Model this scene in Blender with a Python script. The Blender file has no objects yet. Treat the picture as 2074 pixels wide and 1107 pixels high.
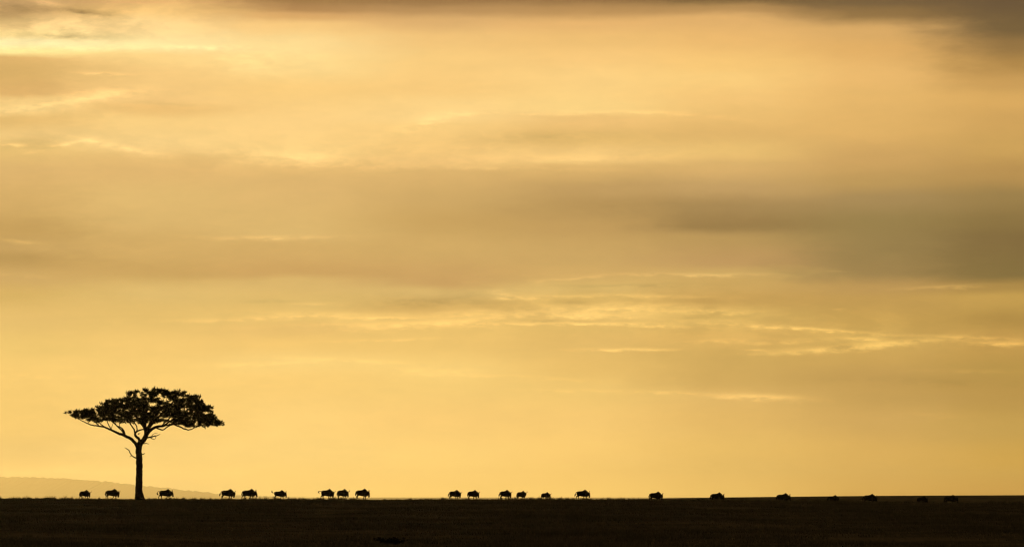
import bpy, bmesh, math, random
import numpy as np
from mathutils import Vector, Matrix

random.seed(7)
rng = np.random.default_rng(7)
scene = bpy.context.scene
C = scene.collection

# ------------------------------------------------------------------ camera
PITCH = 0.038975                       # rad, looking slightly up over the plain
CAM_Z = 2.4
K = 0.18 / 2074.0                      # tan per photo pixel (200 mm lens, 36 mm sensor)
cam_d = bpy.data.cameras.new('camera')
cam_d.lens = 200.0
cam_d.sensor_width = 36.0
cam_d.clip_start = 1.0
cam_d.clip_end = 400000.0
cam = bpy.data.objects.new('camera', cam_d)
C.objects.link(cam)
cam.location = (0, 0, CAM_Z)
cam.rotation_euler = (math.pi / 2 + PITCH, 0, 0)
scene.camera = cam


def azel(px, py):
    """azimuth and elevation (degrees) of a direction measured in the photograph"""
    x, y = (px - 1037) * K, (553.5 - py) * K
    d = Vector((x, math.cos(PITCH) - y * math.sin(PITCH), math.sin(PITCH) + y * math.cos(PITCH)))
    d.normalize()
    return math.degrees(math.atan2(d.x, d.y)), math.degrees(math.asin(d.z))


def lin(c):
    return tuple((v / 255 / 12.92) if v <= 10 else ((v / 255 + 0.055) / 1.055) ** 2.4 for v in c)


# ------------------------------------------------------------------ exposure
vs = scene.view_settings
vs.view_transform = 'Standard'
vs.look = 'None'
vs.exposure = 0.0
vs.gamma = 1.0
vs.use_curve_mapping = False
scene.cycles.use_denoising = True
scene.cycles.volume_bounces = 0
scene.cycles.max_bounces = 3
scene.cycles.diffuse_bounces = 2
scene.render.film_transparent = False
scene.cycles.pixel_filter_type = 'BLACKMAN_HARRIS'
scene.cycles.filter_width = 1.3

# ------------------------------------------------------------------ sun behind the cloud deck
SUN_EL, SUN_AZ = 9.0, -10.0
sun_d = bpy.data.lights.new('sun', 'SUN')
sun_d.energy = 0.55
sun_d.angle = math.radians(10.0)
sun_d.color = (1.0, 0.63, 0.16)
sun = bpy.data.objects.new('sun', sun_d)
C.objects.link(sun)
sun.rotation_euler = Vector((-math.sin(math.radians(SUN_AZ)) * math.cos(math.radians(SUN_EL)),
                             -math.cos(math.radians(SUN_AZ)) * math.cos(math.radians(SUN_EL)),
                             -math.sin(math.radians(SUN_EL)))).to_track_quat('-Z', 'Y').to_euler()

# ------------------------------------------------------------------ sky (world)
# Elevation profiles of the lit cloud layers at eight bearings: (photo row, sRGB)
COLS = [
 (20, [(0,(196,157,106)),(22,(180,143,94)),(50,(230,192,128)),(72,(240,209,139)),(88,(251,232,170)),(106,(251,228,150)),(119,(215,172,105)),(150,(207,166,100)),(186,(212,167,102)),(202,(235,196,126)),(220,(236,200,130)),(240,(222,180,110)),(272,(226,189,121)),(302,(220,182,112)),(345,(211,171,108)),(405,(199,161,99)),(468,(179,143,84)),(500,(179,144,88)),(525,(169,135,79)),(562,(192,155,95)),(600,(200,164,93)),(640,(215,178,105)),(700,(225,188,108)),(760,(236,195,112)),(850,(226,187,107)),(930,(200,169,104)),(1010,(153,145,105))]),
 (310, [(0,(221,171,109)),(20,(238,192,120)),(50,(248,210,142)),(92,(250,223,156)),(112,(247,208,134)),(150,(241,198,126)),(205,(237,194,124)),(222,(233,187,115)),(245,(243,203,129)),(290,(241,203,132)),(322,(222,181,114)),(345,(217,176,111)),(400,(215,178,111)),(445,(208,172,107)),(500,(200,162,98)),(555,(190,152,90)),(592,(212,178,108)),(640,(217,180,105)),(700,(234,193,112)),(760,(241,200,116)),(850,(238,197,114)),(930,(227,195,120)),(1010,(204,183,121))]),
 (590, [(0,(150,112,69)),(16,(168,125,79)),(32,(213,163,102)),(52,(245,199,127)),(90,(251,217,146)),(130,(251,215,141)),(180,(247,203,126)),(250,(249,207,133)),(305,(244,204,130)),(338,(224,182,114)),(370,(216,176,111)),(470,(213,176,109)),(502,(202,163,99)),(552,(196,154,93)),(572,(210,174,106)),(605,(215,179,106)),(640,(229,189,110)),(668,(226,184,108)),(700,(238,195,112)),(735,(247,207,124)),(775,(246,203,118)),(850,(250,208,124)),(930,(244,207,125)),(1010,(249,212,121))]),
 (890, [(0,(148,111,70)),(18,(180,138,88)),(40,(218,171,110)),(80,(240,194,122)),(120,(247,203,127)),(180,(247,202,126)),(212,(251,210,135)),(240,(250,210,136)),(262,(247,204,128)),(292,(242,198,123)),(328,(238,194,122)),(352,(216,175,109)),(400,(203,165,102)),(450,(194,156,93)),(500,(202,164,99)),(568,(196,154,95)),(588,(209,174,106)),(622,(208,168,96)),(650,(232,189,108)),(690,(236,194,111)),(750,(249,208,122)),(785,(245,204,119)),(850,(250,205,120)),(950,(266,222,128)),(1010,(274,227,124))]),
 (1180, [(0,(146,110,69)),(20,(182,139,86)),(50,(231,180,112)),(80,(239,191,117)),(120,(248,201,125)),(160,(251,208,131)),(222,(251,211,133)),(240,(239,193,120)),(280,(230,187,112)),(305,(238,195,121)),(322,(239,196,122)),(342,(218,176,108)),(380,(189,152,95)),(420,(181,145,88)),(460,(189,151,91)),(520,(200,162,98)),(552,(206,166,99)),(580,(215,179,106)),(605,(218,178,100)),(640,(235,192,110)),(662,(225,184,104)),(700,(225,183,104)),(750,(233,190,107)),(790,(241,199,114)),(850,(252,206,119)),(920,(263,215,121)),(1010,(288,236,125))]),
 (1480, [(0,(118,93,58)),(18,(179,138,85)),(40,(225,175,108)),(80,(237,186,112)),(130,(248,200,120)),(160,(251,206,126)),(200,(245,198,121)),(232,(237,191,115)),(270,(227,182,109)),(308,(232,190,114)),(332,(217,175,108)),(380,(193,156,100)),(420,(163,132,83)),(455,(147,118,72)),(482,(181,146,88)),(530,(188,148,93)),(552,(201,164,97)),(572,(203,164,94)),(602,(198,157,86)),(640,(212,173,95)),(690,(218,174,95)),(722,(205,166,91)),(770,(207,167,92)),(805,(226,182,104)),(850,(230,185,103)),(920,(242,196,105)),(1010,(267,216,110))]),
 (1770, [(0,(112,89,60)),(28,(141,110,67)),(58,(218,170,103)),(100,(225,174,102)),(150,(236,186,111)),(200,(230,182,107)),(260,(225,178,104)),(320,(204,161,96)),(370,(187,150,89)),(405,(164,135,86)),(450,(147,124,75)),(500,(148,124,76)),(552,(153,126,77)),(578,(186,147,85)),(605,(192,152,82)),(650,(202,161,84)),(690,(206,166,88)),(725,(202,161,86)),(755,(194,154,84)),(800,(196,156,85)),(850,(210,167,92)),(930,(231,182,92)),(1010,(238,181,78))]),
 (2055, [(0,(99,79,56)),(60,(112,90,58)),(90,(144,112,66)),(130,(176,135,74)),(170,(203,157,89)),(200,(218,170,96)),(240,(210,164,93)),(300,(204,161,90)),(350,(184,144,82)),(400,(151,124,74)),(450,(132,109,64)),(485,(122,100,60)),(560,(124,104,60)),(582,(170,135,71)),(604,(197,157,80)),(650,(175,138,69)),(690,(195,152,78)),(750,(181,144,71)),(800,(185,146,74)),(870,(201,161,80)),(950,(227,175,69)),(1010,(227,164,60))]),
]
# wisps and shadow streaks: cx, cy, half length, half thickness (photo px), slope, strength
WISPS = [
 (130,97,200,9,-.02,.04),(70,66,90,12,-.15,.04),(175,62,22,16,0,.06),(140,73,90,7,.02,-.10),(175,24,60,5,.12,-.09),(40,12,100,13,.05,-.08),
 (90,5,30,6,.1,.15),(420,95,110,5,0,.05),(520,120,120,26,0,.03),
 (215,150,42,4,.06,.09),(60,218,120,9,-.16,.08),(210,188,90,10,-.05,.08),(340,210,70,4,.06,-.025),(25,291,34,4,.1,.09),(120,294,55,4,-.22,.07),
 (225,292,100,4,.2,.04),(260,300,120,8,.18,.03),(640,322,120,16,.05,.05),(520,318,90,14,.1,.03),
 (870,246,80,13,-.25,.05),(1040,231,170,3,.01,.035),(1260,226,150,3,0,.03),(1400,233,90,3,.08,.03),(1180,318,190,11,-.02,.025),(1100,276,200,13,-.03,-.03),(960,340,240,4,.01,.03),
 (545,481,110,5,-.01,.08),(30,487,34,3,.02,.09),(30,558,40,3,0,.05),(1530,461,260,8,.01,-.015),(1250,420,300,30,.02,-.02),(1880,520,260,45,0,-.015),
 (1400,556,170,4,.0,.09),(1160,563,100,3,-.08,.05),(1290,577,150,4,-.01,-.04),(1012,596,22,10,.05,.12),(1045,603,40,6,0,.08),(1130,601,120,4,-.03,.07),(1330,599,120,4,.02,.06),
 (870,607,150,12,-.03,-.05),(1150,612,70,5,-.03,-.05),(540,612,50,6,.0,-.05),(640,636,160,5,0,.05),(500,647,180,4,0,.04),(840,654,230,6,-.02,.06),(1080,630,230,9,-.01,.07),(1085,648,80,4,.0,-.08),(1140,655,190,2.5,0,.08),
 (800,688,120,3,-.02,.04),(1310,658,130,4,.03,.08),(1450,630,75,5,.01,.13),(1340,618,160,5,.02,.06),(1330,645,90,6,0,-.06),
 (1540,660,150,3.5,.05,.11),(1690,669,110,3,.08,.11),(1720,704,150,6,-.05,.17),(1850,690,110,5,-.04,.14),(1960,682,140,4,.04,.09),(2035,694,80,4.5,.01,.17),(1755,684,38,4,.02,.12),
 (1455,690,70,4,-.04,.07),(1270,708,90,3,0,.08),(1690,550,12,2,0,.09),(1915,580,80,3.5,-.04,.11),(1700,626,14,2,0,.07),(1530,707,20,2.5,.0,.08),(1850,770,220,10,.03,-.03),
 (690,729,120,5,.04,.04),(560,735,120,4,-.03,.04),(880,750,90,7,0,.03),(1070,764,110,4,.05,.035),(1180,790,120,3,0,.02),(1540,803,95,7,.03,.13),(1350,795,55,3.5,.02,.09),(1880,840,60,8,0,.03),
 (120,950,40,9,-.1,.03),(35,957,38,6,-.1,.03),(60,762,90,4,0,.03),(640,615,70,4,0,.05),(582,642,70,3,-.02,.08),(771,642,70,3,-.01,.08),(852,662,150,5,-.02,.05),(1280,706,80,3,0,.07),(1190,640,150,5,.02,.07),(1010,645,120,5,-.03,.06),(1240,624,90,4,.02,.06),(1420,648,120,4,.03,.06),(1691,550,25,2,0,.06),(1600,690,110,5,-.04,.06),(1990,752,120,5,.03,.05),
]

world = bpy.data.worlds.new('World')
scene.world = world
world.use_nodes = True
NT = world.node_tree
NT.nodes.clear()


def N(t, typ, **kw):
    n = t.nodes.new(typ)
    for k, v in kw.items():
        setattr(n, k, v)
    return n


def M(t, op, a, b=None, c=None):
    n = t.nodes.new('ShaderNodeMath')
    n.operation = op
    for i, v in enumerate((a, b, c)):
        if v is None:
            continue
        if isinstance(v, (int, float)):
            n.inputs[i].default_value = v
        else:
            t.links.new(v, n.inputs[i])
    return n.outputs[0]


def MR(t, v, a, b, c=0.0, d=1.0, smooth=True):
    n = N(t, 'ShaderNodeMapRange', interpolation_type='SMOOTHSTEP' if smooth else 'LINEAR')
    t.links.new(v, n.inputs[0])
    for i, x in enumerate((a, b, c, d)):
        n.inputs[1 + i].default_value = x
    return n.outputs[0]


def MIXC(t, f, a, b, mode='MIX'):
    n = N(t, 'ShaderNodeMix', data_type='RGBA', blend_type=mode)
    for i, v in ((0, f), (6, a), (7, b)):
        if isinstance(v, (int, float)):
            n.inputs[i].default_value = v
        elif isinstance(v, tuple):
            n.inputs[i].default_value = (*v, 1)
        else:
            t.links.new(v, n.inputs[i])
    return n.outputs[2]


def XYZ(t, x, y, z=0.0):
    n = N(t, 'ShaderNodeCombineXYZ')
    for i, v in enumerate((x, y, z)):
        if isinstance(v, (int, float)):
            n.inputs[i].default_value = v
        else:
            t.links.new(v, n.inputs[i])
    return n.outputs[0]


def NOISE(t, vec, scale, detail=4, rough=.55):
    n = N(t, 'ShaderNodeTexNoise', noise_dimensions='3D')
    t.links.new(vec, n.inputs['Vector'])
    n.inputs['Scale'].default_value = scale
    n.inputs['Detail'].default_value = detail
    n.inputs['Roughness'].default_value = rough
    return n.outputs[0]


tc = N(NT, 'ShaderNodeTexCoord')
sep = N(NT, 'ShaderNodeSeparateXYZ')
NT.links.new(tc.outputs['Generated'], sep.inputs[0])
DEG = 180 / math.pi
az = M(NT, 'MULTIPLY', M(NT, 'ARCTAN2', sep.outputs[0], sep.outputs[1]), DEG)
el = M(NT, 'MULTIPLY', M(NT, 'ARCSINE', sep.outputs[2]), DEG)
# cloud turbulence: noises stretched along the bearing, as low layers are when seen edge-on
n1 = NOISE(NT, XYZ(NT, M(NT, 'MULTIPLY', az, .55), M(NT, 'MULTIPLY', el, 2.2), 3.1), 1.0, 5, .55)
n2 = NOISE(NT, XYZ(NT, M(NT, 'MULTIPLY', az, 1.6), M(NT, 'MULTIPLY', el, 6.0), 9.7), 1.0, 6, .6)
n3 = NOISE(NT, XYZ(NT, M(NT, 'MULTIPLY', az, 6.0), M(NT, 'MULTIPLY', el, 22.0), 5.3), 1.0, 5, .6)
w1 = M(NT, 'SUBTRACT', n1, .5)
w2 = M(NT, 'SUBTRACT', n2, .5)
w3 = M(NT, 'SUBTRACT', n3, .5)
elw = M(NT, 'ADD', el, M(NT, 'ADD', M(NT, 'MULTIPLY', w1, .14), M(NT, 'MULTIPLY', w2, .055)))
azw = M(NT, 'ADD', az, M(NT, 'MULTIPLY', w2, .9))
els = M(NT, 'ADD', el, M(NT, 'ADD', M(NT, 'MULTIPLY', w2, .075), M(NT, 'MULTIPLY', w3, .06)))

E0, E1 = -0.30, 5.30
fac = MR(NT, elw, E0, E1, 0, 1, False)
cur = None
prev_az = None
for px, stops in COLS:
    rp = N(NT, 'ShaderNodeValToRGB')
    cr = rp.color_ramp
    cr.interpolation = 'B_SPLINE' if False else 'EASE'
    pts = sorted(((azel(px, y)[1] - E0) / (E1 - E0), lin(c)) for y, c in stops)
    while len(cr.elements) > 1:
        cr.elements.remove(cr.elements[-1])
    cr.elements[0].position = pts[0][0]
    cr.elements[0].color = (*pts[0][1], 1)
    for p, c in pts[1:]:
        e = cr.elements.new(p)
        e.color = (*c, 1)
    NT.links.new(fac, rp.inputs[0])
    a_here = azel(px, 500)[0]
    if cur is None:
        cur = rp.outputs[0]
    else:
        cur = MIXC(NT, MR(NT, azw, prev_az, a_here), cur, rp.outputs[0])
    prev_az = a_here

# wisp group
G = bpy.data.node_groups.new('cloud_wisp', 'ShaderNodeTree')
for nm in ('az', 'el', 'texture', 'cx', 'cy', 'ia', 'ib', 'slope', 'amp', 'prev'):
    G.interface.new_socket(nm, in_out='INPUT', socket_type='NodeSocketFloat')
G.interface.new_socket('out', in_out='OUTPUT', socket_type='NodeSocketFloat')
gi = N(G, 'NodeGroupInput')
go = N(G, 'NodeGroupOutput')
g = {s.name: s for s in gi.outputs}
dx = M(G, 'SUBTRACT', g['az'], g['cx'])
dy = M(G, 'SUBTRACT', M(G, 'SUBTRACT', g['el'], g['cy']), M(G, 'MULTIPLY', dx, g['slope']))
u = M(G, 'MULTIPLY', dx, g['ia'])
v = M(G, 'MULTIPLY', dy, g['ib'])
r2 = M(G, 'ADD', M(G, 'MULTIPLY', u, u), M(G, 'MULTIPLY', v, v))
mk = M(G, 'EXPONENT', M(G, 'MULTIPLY', r2, -1.0))
G.links.new(M(G, 'ADD', g['prev'], M(G, 'MULTIPLY', M(G, 'MULTIPLY', mk, g['texture']), g['amp'])), go.inputs[0])

tex = M(NT, 'ADD', MR(NT, n2, .38, .62, .1, 1.2), MR(NT, n3, .38, .62, 0, .8))
acc = None
for cx, cy, a, b, sl, amp in WISPS:
    n = N(NT, 'ShaderNodeGroup')
    n.node_tree = G
    A, E = azel(cx, cy)
    pd = math.degrees(K)
    NT.links.new(az, n.inputs['az'])
    NT.links.new(els, n.inputs['el'])
    NT.links.new(tex, n.inputs['texture'])
    for k, val in (('cx', A), ('cy', E), ('ia', 1 / (a * pd)), ('ib', 1 / (b * pd)), ('slope', -sl), ('amp', amp * 2.4)):
        n.inputs[k].default_value = val
    if acc is None:
        n.inputs['prev'].default_value = 0
    else:
        NT.links.new(acc, n.inputs['prev'])
    acc = n.outputs[0]
# billowy patches where the deck breaks up
nb_ = NOISE(NT, XYZ(NT, M(NT, 'ADD', M(NT, 'MULTIPLY', az, 1.9), M(NT, 'MULTIPLY', w2, 1.2)), M(NT, 'MULTIPLY', el, 4.6), 2.2), 1.0, 7, .6)
billow = MR(NT, nb_, .36, .66, -.55, .75)
for cx, cy, a, b, amp in ((110, 45, 260, 48, .22), (90, 210, 230, 32, .08), (110, 288, 200, 16, .10), (1110, 612, 330, 32, .09), (1560, 655, 420, 45, .07), (620, 315, 330, 30, .05), (1100, 300, 420, 45, .04), (1850, 690, 300, 24, .06), (90, 950, 130, 14, .05)):
    n = N(NT, 'ShaderNodeGroup')
    n.node_tree = G
    A, E = azel(cx, cy)
    NT.links.new(az, n.inputs['az'])
    NT.links.new(el, n.inputs['el'])
    NT.links.new(billow, n.inputs['texture'])
    for k, val in (('cx', A), ('cy', E), ('ia', 1 / (a * pd)), ('ib', 1 / (b * pd)), ('slope', 0), ('amp', amp * 1.4)):
        n.inputs[k].default_value = val
    NT.links.new(acc, n.inputs['prev'])
    acc = n.outputs[0]
# fine mottling over the whole deck
fine = M(NT, 'ADD', M(NT, 'ADD', M(NT, 'MULTIPLY', w2, .10), M(NT, 'MULTIPLY', w3, .05)), M(NT, 'MULTIPLY', M(NT, 'SUBTRACT', nb_, .5), .10))
gain = M(NT, 'ADD', 1.0, M(NT, 'ADD', acc, fine))
gcol = N(NT, 'ShaderNodeVectorMath', operation='SCALE')
NT.links.new(cur, gcol.inputs[0])
NT.links.new(gain, gcol.inputs['Scale'])
front = gcol.outputs[0]

# the rest of the dome: the same deck, dimmer away from the sun's side
az_abs = M(NT, 'ABSOLUTE', az)
fall = M(NT, 'MULTIPLY', MR(NT, az_abs, 7, 100, 1, .16), MR(NT, el, 5, 40, 1, .42))
dn = NOISE(NT, XYZ(NT, M(NT, 'MULTIPLY', az, .09), M(NT, 'MULTIPLY', el, .25), 1.0), 1.0, 5, .55)
deck_mod = M(NT, 'MULTIPLY', fall, MR(NT, dn, .3, .7, .75, 1.2))
inframe = M(NT, 'MULTIPLY', MR(NT, az_abs, 5.5, 12, 1, 0), MR(NT, el, 5.2, 8, 1, 0))
mixmod = M(NT, 'ADD', inframe, M(NT, 'MULTIPLY', M(NT, 'SUBTRACT', 1.0, inframe), deck_mod))
deck = N(NT, 'ShaderNodeVectorMath', operation='SCALE')
NT.links.new(front, deck.inputs[0])
NT.links.new(mixmod, deck.inputs['Scale'])
nish = N(NT, 'ShaderNodeTexSky', sky_type='NISHITA', sun_disc=False)
nish.sun_elevation = math.radians(SUN_EL)
nish.sun_rotation = math.radians(SUN_AZ)
nish.altitude = 1500
nish.dust_density = 3.0
nsc = N(NT, 'ShaderNodeVectorMath', operation='SCALE')
NT.links.new(nish.outputs[0], nsc.inputs[0])
nsc.inputs['Scale'].default_value = 0.05
gap = MR(NT, inframe, 0, 1, .05, 0, False)
skycol = MIXC(NT, gap, deck.outputs[0], nsc.outputs[0])
bg = N(NT, 'ShaderNodeBackground')
NT.links.new(skycol, bg.inputs[0])
bg.inputs[1].default_value = 1.0
wo = N(NT, 'ShaderNodeOutputWorld')
NT.links.new(bg.outputs[0], wo.inputs[0])
world.cycles.sampling_method = 'MANUAL'
world.cycles.sample_map_resolution = 1024

# ------------------------------------------------------------------ helpers
def mat(name, base, var=None, scale=3.0, rough=1.0, spec=.0, detail=5):
    m = bpy.data.materials.new(name)
    m.use_nodes = True
    t = m.node_tree
    b = t.nodes['Principled BSDF']
    b.inputs['Roughness'].default_value = rough
    b.inputs['Specular IOR Level'].default_value = spec
    co = N(t, 'ShaderNodeTexCoord')
    n = NOISE(t, co.outputs['Object'], scale, detail, .6)
    col = MIXC(t, MR(t, n, .35, .65), base, var or tuple(x * .6 for x in base))
    t.links.new(col, b.inputs['Base Color'])
    bp = N(t, 'ShaderNodeBump')
    bp.inputs['Strength'].default_value = .4
    bp.inputs['Distance'].default_value = .02
    t.links.new(NOISE(t, co.outputs['Object'], scale * 6, 3), bp.inputs['Height'])
    t.links.new(bp.outputs[0], b.inputs['Normal'])
    return m


MAT = {
    'soil': mat('soil_and_grass', (.15, .125, .08), (.085, .075, .05), .09),
    'grass': mat('dry_grass', (.27, .225, .14), (.14, .135, .08), .12),
    'bark': mat('acacia_bark', (.050, .036, .024), (.026, .019, .013), 5),
    'deadwood': mat('dead_wood', (.07, .055, .04), (.04, .03, .022), 6),
    'leaf': mat('acacia_leaf', (.042, .046, .016), (.026, .030, .012), 1.2),
    'hide': mat('wildebeest_hide', (.034, .027, .022), (.022, .018, .015), 4),
    'hair': mat('black_hair', (.012, .010, .009), (.02, .016, .013), 8),
    'horn': mat('horn', (.03, .026, .022), (.015, .013, .011), 12, .45, .4),
    'hill': mat('wooded_hill', (.045, .05, .03), (.03, .035, .02), .004),
    'bush': mat('dark_scrub', (.022, .022, .010), (.014, .014, .008), 2),
}


def mesh_obj(name, verts, faces, m, parent=None, smooth=False):
    me = bpy.data.meshes.new(name)
    me.from_pydata([tuple(map(float, v)) for v in verts] if not isinstance(verts, np.ndarray) else verts.tolist(), [], faces)
    if smooth:
        me.polygons.foreach_set('use_smooth', [True] * len(me.polygons))
    me.materials.append(m)
    o = bpy.data.objects.new(name, me)
    C.objects.link(o)
    if parent is not None:
        o.parent = parent
    return o


def empty(name, loc, rz=0, s=1.0):
    o = bpy.data.objects.new(name, None)
    o.empty_display_size = .3
    C.objects.link(o)
    o.location = loc
    o.rotation_euler = (0, 0, rz)
    o.scale = s if isinstance(s, tuple) else (s, s, s)
    return o


def tag(o, label, cat, group=None):
    o['label'] = label
    o['category'] = cat
    if group:
        o['group'] = group


class Geo:
    def __init__(self):
        self.v, self.f = [], []

    def ring_tube(self, rings, cap=True):
        """rings: list of lists of points, all the same count"""
        n = len(rings[0])
        b = len(self.v)
        for r in rings:
            self.v.extend(r)
        for i in range(len(rings) - 1):
            for j in range(n):
                k = (j + 1) % n
                self.f.append((b + i * n + j, b + i * n + k, b + (i + 1) * n + k, b + (i + 1) * n + j))
        if cap:
            self.f.append(tuple(b + j for j in reversed(range(n))))
            e = b + (len(rings) - 1) * n
            self.f.append(tuple(e + j for j in range(n)))

    def tube(self, pts, rad, n=8, cap=True, flat=1.0):
        pts = [Vector(p) for p in pts]
        if isinstance(rad, (int, float)):
            rad = [rad] * len(pts)
        rings = []
        side = None
        for i, p in enumerate(pts):
            t = (pts[min(i + 1, len(pts) - 1)] - pts[max(i - 1, 0)]).normalized()
            if side is None:
                side = t.cross(Vector((0, 1, 0)))
                if side.length < .2:
                    side = t.cross(Vector((1, 0, 0)))
            side = (side - t * side.dot(t)).normalized()
            up = t.cross(side)
            rings.append([tuple(p + side * (math.cos(2 * math.pi * j / n) * rad[i]) + up * (math.sin(2 * math.pi * j / n) * rad[i] * flat)) for j in range(n)])
        self.ring_tube(rings, cap)

    def build(self, name, m, parent=None, smooth=True):
        return mesh_obj(name, self.v, self.f, m, parent, smooth)


def spline(pts, rad, sub=4):
    """Catmull-Rom through pts, radii interpolated"""
    P = [np.array(p, float) for p in pts]
    out, ro = [], []
    for i in range(len(P) - 1):
        p0, p1, p2, p3 = P[max(i - 1, 0)], P[i], P[i + 1], P[min(i + 2, len(P) - 1)]
        for k in range(sub):
            t = k / sub
            out.append(.5 * ((2 * p1) + (-p0 + p2) * t + (2 * p0 - 5 * p1 + 4 * p2 - p3) * t * t + (-p0 + 3 * p1 - 3 * p2 + p3) * t ** 3))
            ro.append(rad[i] * (1 - t) + rad[i + 1] * t)
    out.append(P[-1])
    ro.append(rad[-1])
    return out, ro


# ------------------------------------------------------------------ terrain
YC = 730.0                              # distance of the near crest
CREST = [(-200, 1009.5), (0, 1009.8), (300, 1011.3), (700, 1011.6), (1000, 1012.2), (1200, 1011.5), (1310, 1012), (1450, 1013.5), (1600, 1015.5), (1800, 1017.4), (2074, 1019.4), (2400, 1021)]
FAR = [(-300, 1040), (900, 1022), (1150, 1014), (1290, 1009.8), (1450, 1006.8), (1650, 1004.4), (1850, 1002.8), (2074, 1002), (2500, 1000.5)]
crest_px = np.array([c[0] for c in CREST], float)
crest_py = np.array([c[1] for c in CREST], float)
far_px = np.array([c[0] for c in FAR], float)
far_py = np.array([c[1] for c in FAR], float)
TOPX = K * YC


def smooth_interp(x, xs, ys):
    r = 0
    for d in (-60, -30, 0, 30, 60):
        r = r + np.interp(x + d, xs, ys)
    return r / 5


def bump(X, Y):
    return (np.sin(X * .21 + Y * .05) * .05 + np.sin(X * .083 - Y * .031 + 1.3) * .07 + np.sin(X * .47 + Y * .13 + .6) * .025
            + np.sin(Y * .09 + X * .02) * .06)


def terrain(X, Y):
    X = np.asarray(X, float)
    Y = np.asarray(Y, float)
    px = 1037 + X / TOPX
    zc = CAM_Z - (smooth_interp(px, crest_px, crest_py) - 1003) * K * YC
    near = np.interp(Y, [-1e6, 0, 120, 230, 330, 430, 550, 640, 700, 730], [-.35, -.35, -.1, .35, .76, 1.10, 1.50, 1.78, 1.95, 2.02]) - 2.02
    front = zc + near
    d = np.clip(Y - YC, 0, None)
    back = zc - np.where(d < 60, .006, .0125) * d * np.clip(d / 14, 0, 1)
    back = np.maximum(back, zc - 9.0)
    z = np.where(Y <= YC, front, back)
    # far plain swelling to the right, then low ground to the horizon
    Y2 = 1700.0
    px2 = 1037 + X / (K * Y2)
    zf = CAM_Z - (smooth_interp(px2, far_px, far_py) - 1003) * K * Y2
    w = np.exp(-np.where(Y < Y2, ((Y - Y2) / 420) ** 2, ((Y - Y2) / 1000) ** 2))
    low = np.interp(Y, [0, 900, 6000, 2e5], [-6, -6, -40, -40])
    far = low + (zf - low) * w
    t = np.clip((Y - 850) / 400, 0, 1)
    t = t * t * (3 - 2 * t)
    z = z * (1 - t) + far * t
    amp = np.clip((Y - 60) / 150, 0, 1) * np.where(Y < YC - 120, 1.0, np.clip((YC - Y) / 120, .12, 1))
    amp = np.where(Y > YC, .12, amp)
    return z + bump(X, Y) * amp


xs = np.concatenate([-np.geomspace(130000, 130, 26), np.arange(-120, 121, 1.5), np.geomspace(130, 130000, 26)])
ys = np.concatenate([-np.geomspace(40000, 50, 12), np.arange(0, 200, 20), np.arange(200, 690, 3.0), np.arange(690, 830, 1.0),
                     np.arange(835, 2600, 35), np.arange(2650, 3600, 90), np.geomspace(3700, 135000, 24)])
XX, YY = np.meshgrid(xs, ys)
ZZ = terrain(XX, YY)
nx, ny = len(xs), len(ys)
V = np.stack([XX.ravel(), YY.ravel(), ZZ.ravel()], 1)
ii = (np.arange(ny - 1)[:, None] * nx + np.arange(nx - 1)[None, :]).ravel()
F = np.stack([ii, ii + 1, ii + nx + 1, ii + nx], 1)
ground = mesh_obj('ground', V, F.tolist(), MAT['soil'], None, True)
ground['kind'] = 'structure'

# wooded hill on the horizon
HD = 120000.0
HILL = [(-900, 990), (-500, 972), (-150, 965), (0, 964), (60, 965), (120, 967.5), (190, 972.5), (260, 979), (330, 986.5), (400, 995), (450, 1000.5), (520, 1005), (700, 1010)]
hx = np.arange(-900, 640, .75)
hy = smooth_interp(hx, np.array([h[0] for h in HILL], float), np.array([h[1] for h in HILL], float))
jag = np.zeros_like(hx)
for wl, am in ((3.5, 1.2), (7, .8), (14, .4), (40, .5)):
    kn = rng.uniform(-1, 1, int(1700 / wl) + 4)
    jag += np.interp((hx + 905) / wl, np.arange(len(kn)), kn) * am
rows = []
kk = K * HD
prof = [(0.0, -9000), (.25, -6700), (.5, -4500), (.75, -2100), (.93, -600), (1.0, 0), (.9, 1000), (.5, 3900), (0, 9000)]
base_z = -60.0
for f, dy in prof:
    top = CAM_Z + (1003 - hy + jag * (1 if .4 < f else 0)) * kk
    rows.append(np.stack([(hx - 1037) * kk, np.full_like(hx, HD + dy), base_z + (top - base_z) * f + (rng.uniform(-4, 4, len(hx)) if 0 < f < 1 else 0)], 1))
HV = np.concatenate(rows)
n = len(hx)
ii = (np.arange(len(rows) - 1)[:, None] * n + np.arange(n - 1)[None, :]).ravel()
hill = mesh_obj('hill', HV, np.stack([ii, ii + 1, ii + n + 1, ii + n], 1).tolist(), MAT['hill'], None, True)
hill['kind'] = 'structure'

# ------------------------------------------------------------------ grass
def blades(X, Y, H, W, lean):
    n_ = len(X)
    Z = terrain(X, Y) - .02
    ang = rng.uniform(0, 2 * math.pi, n_)
    dx_, dy_ = np.cos(ang) * W / 2, np.sin(ang) * W / 2
    la = rng.uniform(0, 2 * math.pi, n_)
    lx, ly = np.cos(la) * lean * H, np.sin(la) * lean * H
    a = np.stack([X - dx_, Y - dy_, Z], 1)
    b = np.stack([X + dx_, Y + dy_, Z], 1)
    c = np.stack([X + lx, Y + ly, Z + H], 1)
    return np.stack([a, b, c], 1).reshape(-1, 3)


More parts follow.
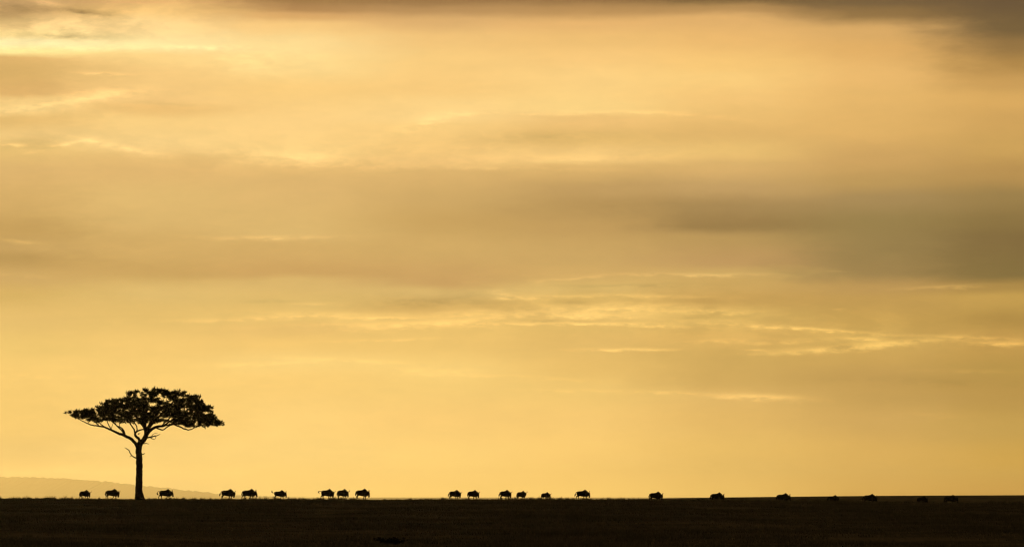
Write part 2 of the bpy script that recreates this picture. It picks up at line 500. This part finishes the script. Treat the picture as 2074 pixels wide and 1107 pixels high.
def tufts(n_t, per, y0, y1, hmin, hmax, spread, wid):
    ty = np.sqrt(rng.uniform(y0 ** 2, y1 ** 2, n_t))
    tx = rng.uniform(-.105, .105, n_t) * ty
    keep = (np.sin(tx * .35 + ty * .11) + np.sin(tx * .13 - ty * .07 + 2) + rng.normal(0, .9, n_t)) > -.9
    tx, ty = tx[keep], ty[keep]
    th = rng.uniform(hmin, hmax, len(tx)) * (1 + .25 * np.sin(tx * .19 + 1) + .2 * np.sin(tx * .53))
    X = np.repeat(tx, per) + rng.normal(0, spread, len(tx) * per)
    Y = np.repeat(ty, per) + rng.normal(0, spread, len(tx) * per)
    H = np.repeat(th, per) * rng.uniform(.5, 1.1, len(X))
    return blades(X, Y, H, wid * rng.uniform(.6, 1.3, len(X)), rng.uniform(0, .55, len(X)))


GV = np.concatenate([
    tufts(14000, 12, 690, 738, .07, .15, .12, .05),
    tufts(1300, 18, 712, 734, .16, .34, .10, .05),
    tufts(420, 18, 716, 733, .30, .52, .09, .06),
    tufts(26000, 12, 480, 695, .12, .26, .22, .06),
    tufts(30000, 12, 205, 480, .12, .26, .20, .04),
])
nb = len(GV) // 3
me = bpy.data.meshes.new('grass')
me.vertices.add(len(GV))
me.vertices.foreach_set('co', GV.ravel())
me.loops.add(nb * 3)
me.loops.foreach_set('vertex_index', np.arange(nb * 3, dtype=np.int32))
me.polygons.add(nb)
me.polygons.foreach_set('loop_start', np.arange(nb, dtype=np.int32) * 3)
me.update()
me.validate()
me.materials.append(MAT['grass'])
grass = bpy.data.objects.new('grass', me)
C.objects.link(grass)
grass['kind'] = 'stuff'
grass['label'] = 'dark tufted savanna grass covering the plain up to the crest'
grass['category'] = 'grass'


# ------------------------------------------------------------------ leaf clumps
def leaf_clump(G_, c, rx, ry, rz, count, size, updir=.35):
    for _ in range(count):
        d = Vector((random.gauss(0, 1), random.gauss(0, 1), random.gauss(0, 1))).normalized()
        r = random.random() ** .45
        p = Vector((c[0] + d.x * rx * r, c[1] + d.y * ry * r, c[2] + d.z * rz * r))
        t = (d + Vector((random.gauss(0, .5), random.gauss(0, .5), random.gauss(0, .5) + updir))).normalized()
        s = t.cross(Vector((random.gauss(0, 1), random.gauss(0, 1), random.gauss(0, 1))))
        if s.length < .01:
            continue
        s.normalize()
        L = size * random.uniform(.6, 1.4)
        W = L * random.uniform(.10, .19)
        b = len(G_.v)
        G_.v.extend([tuple(p - t * L * .4), tuple(p + s * W), tuple(p + t * L * .6), tuple(p - s * W)])
        G_.f.append((b, b + 1, b + 2, b + 3))


# ------------------------------------------------------------------ acacia
TY = 722.0
KT = K * TY
ZS = 1107 / 280.0                       # zoom used when the tree was measured
tree_x = (282 - 1037) * KT
tree_z = float(terrain(tree_x, TY))
base_row = 1003 + (CAM_Z - tree_z) / KT
acacia = empty('acacia_tree', (tree_x, TY, tree_z - .05))
tag(acacia, 'lone flat-topped acacia tree silhouetted at left above the plain', 'tree')


def tp(zx, zy, y=0.0):
    """a point of the tree, measured on the enlarged photograph -> metres from its foot"""
    return ((zx / ZS + 100 - 282) * KT, y, (base_row - (zy / ZS + 760)) * KT + .05)


def tw(w):
    return w / ZS * KT / 2


wood = Geo()
nodes = []                              # skeleton points twigs may start from


def limb(pts, wid, sub=5, grow=True, geo=None):
    P3 = [tp(*p) for p in pts]
    o, r = spline(P3, [tw(w) for w in wid], sub)
    o = [p + np.array([random.gauss(0, .02), random.gauss(0, .03), random.gauss(0, .02)]) if 0 < i < len(o) - 1 else p for i, p in enumerate(o)]
    (geo or wood).tube(o, r, 9 if wid[0] > 14 else 6)
    if grow:
        nodes.extend([(Vector(p), q) for p, q in zip(o, r)][2:])


limb([(722, 1008), (721, 975), (719, 930), (720, 870), (722, 780), (723, 700), (719, 630), (719, 580), (729, 545), (742, 528)], [84, 68, 60, 57, 53, 54, 51, 49, 50, 42], 5, False)
for dx_, dyy in ((-34, .5), (30, -.4), (10, 1.0), (44, .6)):   # root flare
    limb([(720 + dx_ * .4, 940, dyy * .2), (720 + dx_ * .75, 985, dyy * .5), (720 + dx_ * 1.15, 1008, dyy * .8)], [26, 22, 14], 3, False)
# long left limb
limb([(716, 590), (692, 548, .2), (650, 506, .5), (600, 482, .8), (550, 462, 1.0), (500, 440, .9), (440, 412, .6), (370, 402, .2), (310, 385, -.2), (240, 350, -.5), (180, 315, -.6)], [30, 27, 25, 23, 20, 17, 14, 11, 9, 6, 3])
limb([(600, 482, .8), (575, 440, 1.6), (540, 410, 2.2), (500, 370, 3.0), (450, 320, 3.8)], [14, 12, 10, 8, 4])
limb([(605, 483, .8), (590, 430, -.4), (550, 405, -1.6), (500, 360, -2.8), (430, 310, -3.6)], [14, 12, 10, 7, 4])
limb([(440, 412, .6), (400, 375, -.6), (350, 340, -1.6), (300, 300, -2.2)], [10, 8, 6, 3])
limb([(400, 405, .4), (360, 370, 1.4), (320, 320, 2.2), (270, 290, 2.6)], [9, 7, 5, 3])
limb([(500, 440, .9), (470, 400, 1.8), (440, 340, 2.2), (400, 280, 2.6)], [9, 8, 6, 3])
# middle limb with its hooked fork
limb([(735, 545), (716, 505, -.2), (690, 482, -.3), (694, 455, -.2), (725, 437, 0), (755, 432, .1)], [24, 22, 20, 15, 12, 10])
limb([(692, 480, -.3), (683, 435, -.8), (660, 395, -1.6), (620, 330, -2.8), (570, 250, -3.6)], [14, 12, 11, 8, 4])
limb([(694, 460, -.2), (700, 420, .8), (660, 350, 2.0), (620, 270, 3.2)], [11, 10, 8, 4])
limb([(720, 470, -.2), (712, 466, -.9), (735, 462, -1.3)], [7, 5, 2], 3, False)
# main upright limb
limb([(738, 535), (768, 500, .1), (776, 455, .2), (764, 415, .2), (728, 372, .4), (690, 320, .6), (650, 250, .8), (640, 190, 1.0)], [42, 40, 36, 32, 25, 18, 11, 4])
limb([(770, 430, .2), (772, 350, -.8), (790, 260, -1.6), (810, 160, -2.2)], [22, 18, 13, 5])
limb([(764, 410, .2), (750, 330, 1.6), (740, 240, 2.8), (730, 150, 3.6)], [18, 15, 11, 4])
limb([(775, 445, .2), (820, 370, -1.2), (880, 300, -2.6), (950, 220, -3.8)], [22, 18, 13, 4])
limb([(785, 440, .2), (840, 360, 1.6), (920, 280, 3.0), (1000, 190, 4.2)], [20, 17, 12, 4])
limb([(820, 380, .6), (900, 300, .6), (980, 220, .4), (1060, 150, .2)], [14, 12, 9, 4])
# right spreading limb
limb([(776, 480, .2), (800, 445, .2), (850, 415, 0), (920, 402, -.2), (990, 392, -.3), (1050, 412, -.3), (1115, 436, -.3), (1180, 412, -.4), (1270, 385, -.6)], [32, 28, 22, 17, 14, 12, 10, 7, 3])
limb([(850, 415, 0), (905, 435, .7), (960, 400, 1.4), (1050, 380, 2.4), (1180, 350, 3.4)], [13, 11, 10, 8, 4])
limb([(920, 402, -.2), (1000, 350, -1.6), (1100, 310, -2.8), (1220, 270, -3.6)], [14, 12, 9, 4])
limb([(990, 392, -.3), (1080, 330, .8), (1160, 260, 1.6), (1220, 210, 2.2)], [13, 11, 8, 4])
limb([(1000, 392, -.3), (1100, 370, .2), (1220, 360, .6), (1320, 370, .8)], [11, 9, 7, 3])
limb([(900, 405, 0), (960, 340, 1.0), (1040, 270, 1.0), (1130, 190, .8)], [13, 11, 8, 4])
trunk = wood.build('trunk', MAT['bark'], acacia)

dead = Geo()
limb([(704, 662), (678, 652, -.3), (662, 640, -.5), (650, 622, -.6), (640, 600, -.6), (625, 586, -.7), (608, 578, -.8)], [12, 10, 9, 9, 8, 6, 3], 4, False, dead)
limb([(662, 641, -.5), (655, 648, -.6), (648, 650, -.7)], [5, 4, 2], 3, False, dead)
dead.build('dead_branch', MAT['deadwood'], acacia)
dead = Geo()
limb([(742, 632), (755, 628, -.2), (766, 625, -.3)], [9, 7, 6], 3, False, dead)
dead.build('dead_branch', MAT['deadwood'], acacia)
dead = Geo()
limb([(765, 520, .1), (790, 496, -.3), (825, 490, -.6), (860, 482, -.8), (892, 470, -1.0)], [15, 13, 11, 8, 3], 4, False, dead)
limb([(800, 492, -.3), (826, 504, -.8), (850, 514, -1.1)], [9, 7, 3], 3, False, dead)
limb([(850, 486, -.7), (858, 495, -.9), (852, 508, -.9)], [6, 4, 2], 3, False, dead)
limb([(822, 490, -.6), (835, 470, -.6), (870, 462, -.6)], [6, 4, 2], 3, False, dead)
limb([(752, 545, 0), (778, 543, -.3), (802, 546, -.4)], [10, 6, 3], 3, False, dead)
dead.build('dead_branch', MAT['deadwood'], acacia)

# crown: layered pads of foliage between the measured upper and lower outline
UP = [(150, 300), (175, 272), (240, 258), (330, 252), (405, 240), (440, 205), (520, 185), (600, 168), (640, 125), (700, 108), (790, 100), (890, 92), (1000, 104), (1095, 112),
      (1120, 155), (1170, 140), (1205, 152), (1235, 205), (1300, 242), (1318, 300), (1340, 335), (1375, 385)]
LO = [(150, 325), (190, 340), (240, 372), (310, 385), (370, 385), (430, 392), (520, 385), (600, 388), (680, 395), (760, 400), (850, 395), (950, 392), (1040, 395), (1100, 428), (1160, 436), (1230, 418), (1310, 428), (1375, 400)]
ux, uy = np.array(UP).T
lx_, ly_ = np.array(LO).T
HOLES = [(790, 160, 36, 18), (715, 150, 20, 24), (660, 185, 22, 12), (830, 235, 46, 22), (900, 188, 26, 14), (962, 215, 40, 20), (1045, 168, 28, 22), (865, 325, 36, 12), (935, 345, 38, 12), (1005, 340, 20, 9),
         (1088, 290, 26, 11), (1090, 243, 16, 15), (740, 285, 16, 8), (630, 270, 12, 7), (510, 297, 14, 7), (1135, 165, 14, 22), (880, 140, 18, 8), (980, 150, 16, 8), (700, 215, 18, 8), (1150, 215, 16, 8),
         (420, 335, 18, 8), (330, 310, 12, 6), (570, 340, 16, 7), (690, 340, 14, 7), (780, 200, 14, 8), (800, 290, 18, 7), (1000, 270, 16, 8), (1190, 300, 20, 8)]
clumps = []
tries = 0
while len(clumps) < 900 and tries < 60000:
    tries += 1
    zx = random.uniform(160, 1365)
    q = random.uniform(-1, 1)
    hw = 7.2 * math.sqrt(max(0.0, 1 - ((zx - 770) / 640) ** 2))
    top, bot = np.interp(zx, ux, uy) + 16, np.interp(zx, lx_, ly_) - 14
    if bot - top < 8:
        top, bot = (top + bot) / 2 - 4, (top + bot) / 2 + 4
    if random.random() > (bot - top) / 260 * (.55 + .45 * hw / 7.2):
        continue
    cs = math.sqrt(1 - q * q * .8)
    mid = top + (bot - top) * .55
    t0, b0 = mid + (top - mid) * cs, mid + (bot - mid) * cs
    zy = random.uniform(t0, b0)
    if 1225 < zx and abs(zy - 303 + (zx - 1260) * .12 + 9 * math.sin(zx * .09)) < 14 and random.random() < .9:
        continue                                       # notch between the two right-hand pads
    if 640 < zx < 1150 and zy < 360:                   # airier, twiggy upper middle
        if random.random() < .36:
            continue
    elif zx < 430 and random.random() < .5:
        continue
    elif zx < 640 and random.random() < .22:
        continue
    elif 430 < zx < 560 and zy > 330 and random.random() < .55:
        continue
    if any(((zx - hx_) / (ha + 3)) ** 2 + ((zy - hy_) / (hb + 3)) ** 2 < 1 for hx_, hy_, ha, hb in HOLES) and random.random() < .95:
        continue
    clumps.append((zx, zy, q * hw))
clumps = [c_ for c_ in clumps if c_[0] > 185 or abs(c_[2]) < 1.2]
clumps += [(172, 302, -.5), (192, 318, -.4), (214, 296, -.8), (222, 332, -.2), (246, 308, .2), (262, 338, -.6), (282, 292, -1.0), (296, 330, .5), (325, 305, .3)]
crown = Geo()
twigs = Geo()
cl3 = []
for zx, zy, y in clumps:
    c = Vector(tp(zx, zy, y))
    cl3.append(c)
cl3.sort(key=lambda c: min((c - p).length for p, _ in nodes))
tip_nodes = list(nodes)
for c in cl3:
    best = min(tip_nodes, key=lambda nd: (c - nd[0]).length + (2.0 if nd[0].z > c.z + .3 else 0))
    p, r = best
    dlen = (c - p).length
    if dlen > .15:
        midp = (p + c) / 2 + Vector((random.gauss(0, .08), random.gauss(0, .08), random.gauss(.06, .08))) * dlen
        r0 = min(r * .7, .045)
        o, rr = spline([p, midp, c], [r0, r0 * .8, .014], 3)
        twigs.tube(o, rr, 4, False)
        tip_nodes.extend((Vector(a), b) for a, b in zip(o[2:], rr[2:]))
    s = random.uniform(.75, 1.2)
    zx_, zy_ = c.x / KT * ZS + 182 * ZS, (base_row - 760 - (c.z - .05) / KT) * ZS
    high = zy_ < np.interp(zx_, ux, uy) + 70
    for k in range(3):                                  # spiky sub-sprays
        d = Vector((random.gauss(0, .26), random.gauss(0, .30), random.gauss(.04, .10)))
        leaf_clump(crown, c + d, .24 * s, .28 * s, .13 * s, 15, .30 if not high else .42, 1.1 if high else .2)
        twigs.tube([c, c + d * .6, c + d * 1.4 + Vector((0, 0, .15))], [.016, .012, .006], 3, False)
crown.build('crown', MAT['leaf'], acacia, False)
twigs.build('twigs', MAT['bark'], acacia)


# ------------------------------------------------------------------ wildebeest
def remesh(o, voxel):
    md = o.modifiers.new('r', 'REMESH')
    md.mode = 'VOXEL'
    md.voxel_size = voxel
    sm = o.modifiers.new('s', 'SMOOTH')
    sm.factor = .5
    sm.iterations = 2
    dg = bpy.context.evaluated_depsgraph_get()
    me_ = bpy.data.meshes.new_from_object(o.evaluated_get(dg))
    o.modifiers.clear()
    old = o.data
    o.data = me_
    bpy.data.meshes.remove(old)
    me_.polygons.foreach_set('use_smooth', [True] * len(me_.polygons))


def rot2(p, piv, a):
    x, z = p[0] - piv[0], p[2] - piv[2]
    return (piv[0] + x * math.cos(a) - z * math.sin(a), p[1], piv[2] + x * math.sin(a) + z * math.cos(a))


def wildebeest(loc, yaw, s, phase, stride, head, head_yaw, tail, label):
    """head: + lowers it, - lifts it; tail: hang, out, curl, raised; local +x is forward"""
    root = empty('wildebeest', loc, yaw, (s * .96, s, s * 1.04))
    tag(root, label, 'wildebeest', 'wildebeest walking in single file along the crest')
    g_ = Geo()
    # trunk: x, top, bottom, half width
    prof_ = [(-.82, .98, .80, .05), (-.78, 1.06, .66, .13), (-.66, 1.14, .60, .20), (-.48, 1.18, .54, .235), (-.22, 1.18, .49, .26), (.05, 1.21, .45, .275),
             (.24, 1.28, .42, .27), (.38, 1.33, .41, .25), (.48, 1.345, .46, .225), (.60, 1.28, .46, .19), (.72, 1.19, .49, .155), (.84, 1.10, .53, .13)]
    rings = []
    for x, zt, zb, hw in prof_:
        zc, hz = (zt + zb) / 2, (zt - zb) / 2
        rings.append([(x, hw * math.sin(a) * (1 - .18 * max(0, math.cos(a))), zc + hz * math.cos(a)) for a in [2 * math.pi * j / 16 for j in range(16)]])
    g_.ring_tube(rings)
    # neck end and head, hung from the poll
    piv = (.80, 0, .90)

    def hp(x, z, y=0.0):
        p = rot2((x, y, z), piv, -head)
        # turn the head about the neck
        dx__, dy__ = p[0] - piv[0], p[1]
        return (piv[0] + dx__ * math.cos(head_yaw) - dy__ * math.sin(head_yaw), dx__ * math.sin(head_yaw) + dy__ * math.cos(head_yaw), p[2])
    o, r = spline([(.70, 0, .82), hp(.86, .80), hp(.97, .82)], [.27, .23, .17], 3)
    g_.tube(o, r, 10)
    hr = []
    for x, z, rf, rw in [(.93, 1.01, .06, .07), (.97, .97, .12, .105), (1.0, .86, .15, .105), (1.03, .70, .14, .095), (1.05, .54, .125, .085), (1.06, .42, .12, .09), (1.06, .34, .09, .08), (1.06, .31, .05, .05)]:
        hr.append([hp(x + rf * math.cos(a) * .97, z + rf * math.cos(a) * .22, rw * math.sin(a)) for a in [2 * math.pi * j / 12 for j in range(12)]])
    g_.ring_tube(hr)
    for sd in (-1, 1):                                   # ears
        o, r = spline([hp(.93, .97, sd * .08), hp(.90, .96, sd * .17), hp(.87, .92, sd * .25)], [.03, .042, .012], 3)
        g_.tube(o, r, 6, True, .5)
    # legs
    for k, (front, sd) in enumerate(((1, 1), (1, -1), (0, 1), (0, -1))):
        ph = phase + (0, math.pi, math.pi * .8, math.pi * 1.8)[k]
        sw = math.sin(ph) * stride
        lift = max(0, math.cos(ph)) * stride
        y = sd * .135
        if front:
            hip = (.42, y, .80)
            pts = [(.42, y, .82), (.40, y, .62), (.43, y, .385), (.425, y, .12), (.45, y, .03), (.475, y, .0)]
            rad = [.16, .11, .068, .05, .054, .054]
            pts = [rot2(p, hip, sw) for p in pts]
            pts = pts[:3] + [rot2(p, pts[2], -lift * 1.3) for p in pts[3:]]
        else:
            hip = (-.56, y, .88)
            pts = [(-.56, y, .90), (-.50, y, .68), (-.60, y, .52), (-.70, y, .42), (-.655, y, .12), (-.63, y, .03), (-.60, y, .0)]
            rad = [.21, .165, .10, .068, .05, .054, .054]
            pts = [rot2(p, hip, sw) for p in pts]
            pts = pts[:4] + [rot2(p, pts[3], -lift * .9) for p in pts[4:]]
        low = min(p[2] for p in pts)
        if low < 0 or lift < .08:                        # plant the foot
            f_ = pts[0][2] / (pts[0][2] - low)
            pts = [(p[0], p[1], pts[0][2] + (p[2] - pts[0][2]) * f_) for p in pts]
        o, r = spline(pts, rad, 3)
        g_.tube(o, r, 8)
    # tail root to tip
    T = {'hang': [(-.78, 0, 1.05), (-.86, 0, 1.00), (-.90, 0, .85), (-.90, 0, .66), (-.88, 0, .50)],
         'out': [(-.78, 0, 1.05), (-.87, 0, 1.02), (-.95, .03, .86), (-1.02, .05, .66), (-1.08, .06, .48)],
         'curl': [(-.78, 0, 1.06), (-.92, .02, 1.06), (-1.04, .04, 1.00), (-1.12, .05, .86), (-1.08, .05, .70), (-.99, .05, .66)],
         'hook': [(-.78, 0, 1.06), (-.93, .02, 1.06), (-1.08, .04, 1.08), (-1.20, .05, 1.04), (-1.25, .05, .94), (-1.20, .05, .86)],
         'raised': [(-.78, 0, 1.06), (-.90, .02, .98), (-1.02, .04, .96), (-1.13, .05, 1.04), (-1.19, .05, 1.16), (-1.21, .05, 1.28)]}[tail]
    o, r = spline(T, [.04] + [.032] * (len(T) - 2) + [.016], 4)
    g_.tube(o, r, 6)
    body = g_.build('body', MAT['hide'], root)
    remesh(body, .024)
    # tail tuft: black brush along the lower half
    tt = Geo()
    m_ = len(o) // 2
    o2, r2_ = o[m_:], []
    for i in range(len(o2)):
        f_ = i / (len(o2) - 1)
        r2_.append(.036 + .055 * math.sin(math.pi * min(1, f_ * 1.05) ** .9) if i < len(o2) - 1 else .01)
    tt.tube(o2, r2_, 7)
    for _ in range(40):
        i = random.randrange(len(o2) - 1)
        p = Vector(o2[i])
        t = (Vector(o2[min(i + 2, len(o2) - 1)]) - p).normalized() + Vector((random.gauss(0, .3), random.gauss(0, .3), random.gauss(-.1, .3)))
        q = Vector((random.gauss(0, 1), random.gauss(0, 1), random.gauss(0, 1))).normalized() * .012
        b = len(tt.v)
        tt.v.extend([tuple(p + q), tuple(p - q), tuple(p + t * .15)])
        tt.f.append((b, b + 1, b + 2))
    tt.build('tail_tuft', MAT['hair'], root)
    # horns: out, down, then up and in
    for sd in (-1, 1):
        hg = Geo()
        hpts = [hp(.95, 1.02, sd * .03), hp(.965, 1.03, sd * .14), hp(.985, 1.01, sd * .25), hp(1.02, 1.06, sd * .33), hp(1.05, 1.15, sd * .34), hp(1.06, 1.25, sd * .28)]
        oo, rr = spline(hpts, [.05, .048, .042, .036, .028, .012], 4)
        hg.tube(oo, rr, 7)
        hg.build('horn', MAT['horn'], root)
    # mane along the crest of the neck and beard under the throat
    mn = Geo()
    top = [(.28, 1.27), (.38, 1.33), (.48, 1.345), (.60, 1.27), (.72, 1.17), (.84, 1.08)]
    for _ in range(150):
        f_ = random.random() * (len(top) - 1.001)
        i = int(f_)
        a, b_ = top[i], top[i + 1]
        x, z = a[0] + (b_[0] - a[0]) * (f_ - i), a[1] + (b_[1] - a[1]) * (f_ - i)
        y = random.gauss(0, .02)
        b = len(mn.v)
        mn.v.extend([(x - .015, y, z - .03), (x + .015, y, z - .03), (x - random.uniform(.02, .07), y + random.gauss(0, .03), z + random.uniform(.02, .06))])
        mn.f.append((b, b + 1, b + 2))
    mn.build('mane', MAT['hair'], root)
    bd = Geo()
    for _ in range(110):
        f_ = random.random()
        x, z = .50 + .40 * f_, .47 + .12 * f_
        y = random.gauss(0, .03)
        p0 = (x, y, z + .05) if f_ < .7 else hp(x, z + .08, y)
        b = len(bd.v)
        bd.v.extend([(p0[0] - .016, p0[1], p0[2]), (p0[0] + .016, p0[1], p0[2]), (p0[0] + random.gauss(-.01, .02), p0[1] + random.gauss(0, .02), p0[2] - random.uniform(.14, .25))])
        bd.f.append((b, b + 1, b + 2))
    bd.build('beard', MAT['hair'], root)
    return root


# centre column of the body in the photo, distance, scale, yaw(deg), phase, stride, head, head yaw(deg), tail, label
HERD = [
 (173, 727, .86, 32, .6, .45, .15, 0, 'hang', 'smallest wildebeest left of the acacia trunk, last in the whole file'),
 (229, 727, .96, 12, 1.9, .30, .22, 0, 'hang', 'wildebeest with bowed head just left of the acacia trunk'),
 (337, 727, .95, 4, 2.6, .38, -.12, 0, 'curl', 'wildebeest with tail curled under, just right of the acacia trunk'),
 (463, 727, .97, 0, .9, .42, .30, 0, 'out', 'striding wildebeest with lowered head, left one of the pair right of the acacia'),
 (506, 727, .98, 3, 2.2, .40, -.15, 14, 'hang', 'wildebeest with lifted horned head, right one of the pair right of the acacia'),
 (568, 727, .87, 14, 1.2, .30, -.05, 0, 'raised', 'wildebeest walking alone with its tail raised upright'),
 (664, 727, .98, 24, .3, .36, .28, 0, 'hook', 'wildebeest with tail hooked out behind, leftmost of the close trio'),
 (695, 728, .98, 40, 1.6, .28, .02, 0, 'hang', 'foreshortened wildebeest in the middle of the close trio'),
 (735, 728, 1.0, 24, 2.9, .26, .02, 10, 'hang', 'large wildebeest leading the close trio, rightmost of the three'),
 (922, 729, .92, 30, .5, .34, .22, 0, 'out', 'wildebeest with bowed head behind its neighbour, left one of the centre pair'),
 (959, 729, .92, 36, 1.8, .30, .10, 10, 'hang', 'wildebeest with horn tips showing ahead, right one of the centre pair'),
 (1024, 730, .93, 36, 2.4, .32, .10, 8, 'out', 'bulky wildebeest walking close behind the one that holds its head up'),
 (1057, 731, .84, 40, 1.0, .2, -.45, -50, 'hang', 'wildebeest holding its head up with both horns spread, centre right'),
 (1106, 732, .72, 34, .2, .34, .12, 0, 'hang', 'small calf wildebeest walking alone, lowest back of the file'),
 (1181, 734, .93, 4, 1.4, .42, .02, 0, 'out', 'long-bodied wildebeest, last one to the right with legs showing'),
 (1329, 768, .97, 10, 2.1, .30, .22, 0, 'hang', 'legless-looking wildebeest sunk behind the crest, leftmost of the half-hidden ones'),
 (1453, 772, .97, 8, .7, .30, .12, 0, 'hang', 'half-hidden wildebeest with pointed hump, second of those behind the crest'),
 (1587, 772, .98, 4, 1.7, .30, -.05, 10, 'hang', 'half-hidden wildebeest with horns showing against the skyline, third behind the crest'),
 (1688, 776, .86, 24, 2.8, .30, .10, 0, 'hang', 'smaller wildebeest barely breaking the skyline, left of the larger one'),
 (1762, 774, 1.0, 2, .4, .30, .15, 0, 'hang', 'larger dark wildebeest whose hump breaks the right skyline'),
 (1868, 778, .84, 34, 1.3, .30, .12, 0, 'hang', 'small wildebeest wholly below the skyline, second from the right edge'),
 (1926, 778, .97, 18, 2.3, .30, -.10, 0, 'hang', 'wildebeest leading the file, rightmost and faintest against the dark plain'),
]
for px, Y, s, yw, ph, st, hd, hyaw, tl, lab in HERD:
    X = (px - 1037) * K * Y
    cx = .14 * s * math.cos(math.radians(yw))           # body centre ahead of the local origin
    X -= cx
    z = float(terrain(X, Y))
    wildebeest((X, Y, z), math.radians(-yw), s, ph, st, hd, math.radians(hyaw), tl, lab)


# ------------------------------------------------------------------ low scrub in the grass
def scrub(px, Y, w, h, label):
    X = (px - 1037) * K * Y
    root = empty('low_bush', (X, Y, float(terrain(X, Y)) - .03))
    tag(root, label, 'bush', 'low bushes in the grass')
    st_ = Geo()
    lv = Geo()
    for _ in range(16):
        a = random.uniform(0, 2 * math.pi)
        r = random.uniform(.1, .5) * w
        tip = Vector((math.cos(a) * r, math.sin(a) * r * .7, h * random.uniform(.45, .95)))
        st_.tube([(0, 0, 0), tip * .5 + Vector((0, 0, .03)), tip], [.02, .014, .006], 4, False)
        leaf_clump(lv, tip, w * .16, w * .13, h * .28, 40, .10, .2)
        leaf_clump(lv, tip * .6, w * .16, w * .13, h * .25, 30, .10, .2)
    st_.build('stems', MAT['bark'], root)
    lv.build('foliage', MAT['bush'], root, False)


scrub(797, 262, 1.5, .32, 'low dark bush in the foreground grass near the bottom edge')
scrub(282, 700, 1.0, .35, 'small dark bush in the grass just below the acacia trunk')

# ------------------------------------------------------------------ haze
HZ0, HZ1 = -75.0, 580.0
hv = [(x, y, z) for x in (-140000, 140000) for y in (-45000, 140000) for z in (HZ0, HZ1)]
hf = [(0, 1, 3, 2), (4, 6, 7, 5), (0, 4, 5, 1), (2, 3, 7, 6), (0, 2, 6, 4), (1, 5, 7, 3)]
hm = bpy.data.materials.new('haze_air')
hm.use_nodes = True
t = hm.node_tree
t.nodes.clear()
pv = N(t, 'ShaderNodeVolumePrincipled')
pv.inputs['Color'].default_value = (.97, .95, .92, 1)
pv.inputs['Density'].default_value = 8.0e-6
pv.inputs['Anisotropy'].default_value = .85
mo = N(t, 'ShaderNodeOutputMaterial')
t.links.new(pv.outputs[0], mo.inputs['Volume'])
haze = mesh_obj('haze', hv, hf, hm)
haze['kind'] = 'stuff'
haze['label'] = 'thin golden evening haze over the whole plain'
haze['category'] = 'haze'
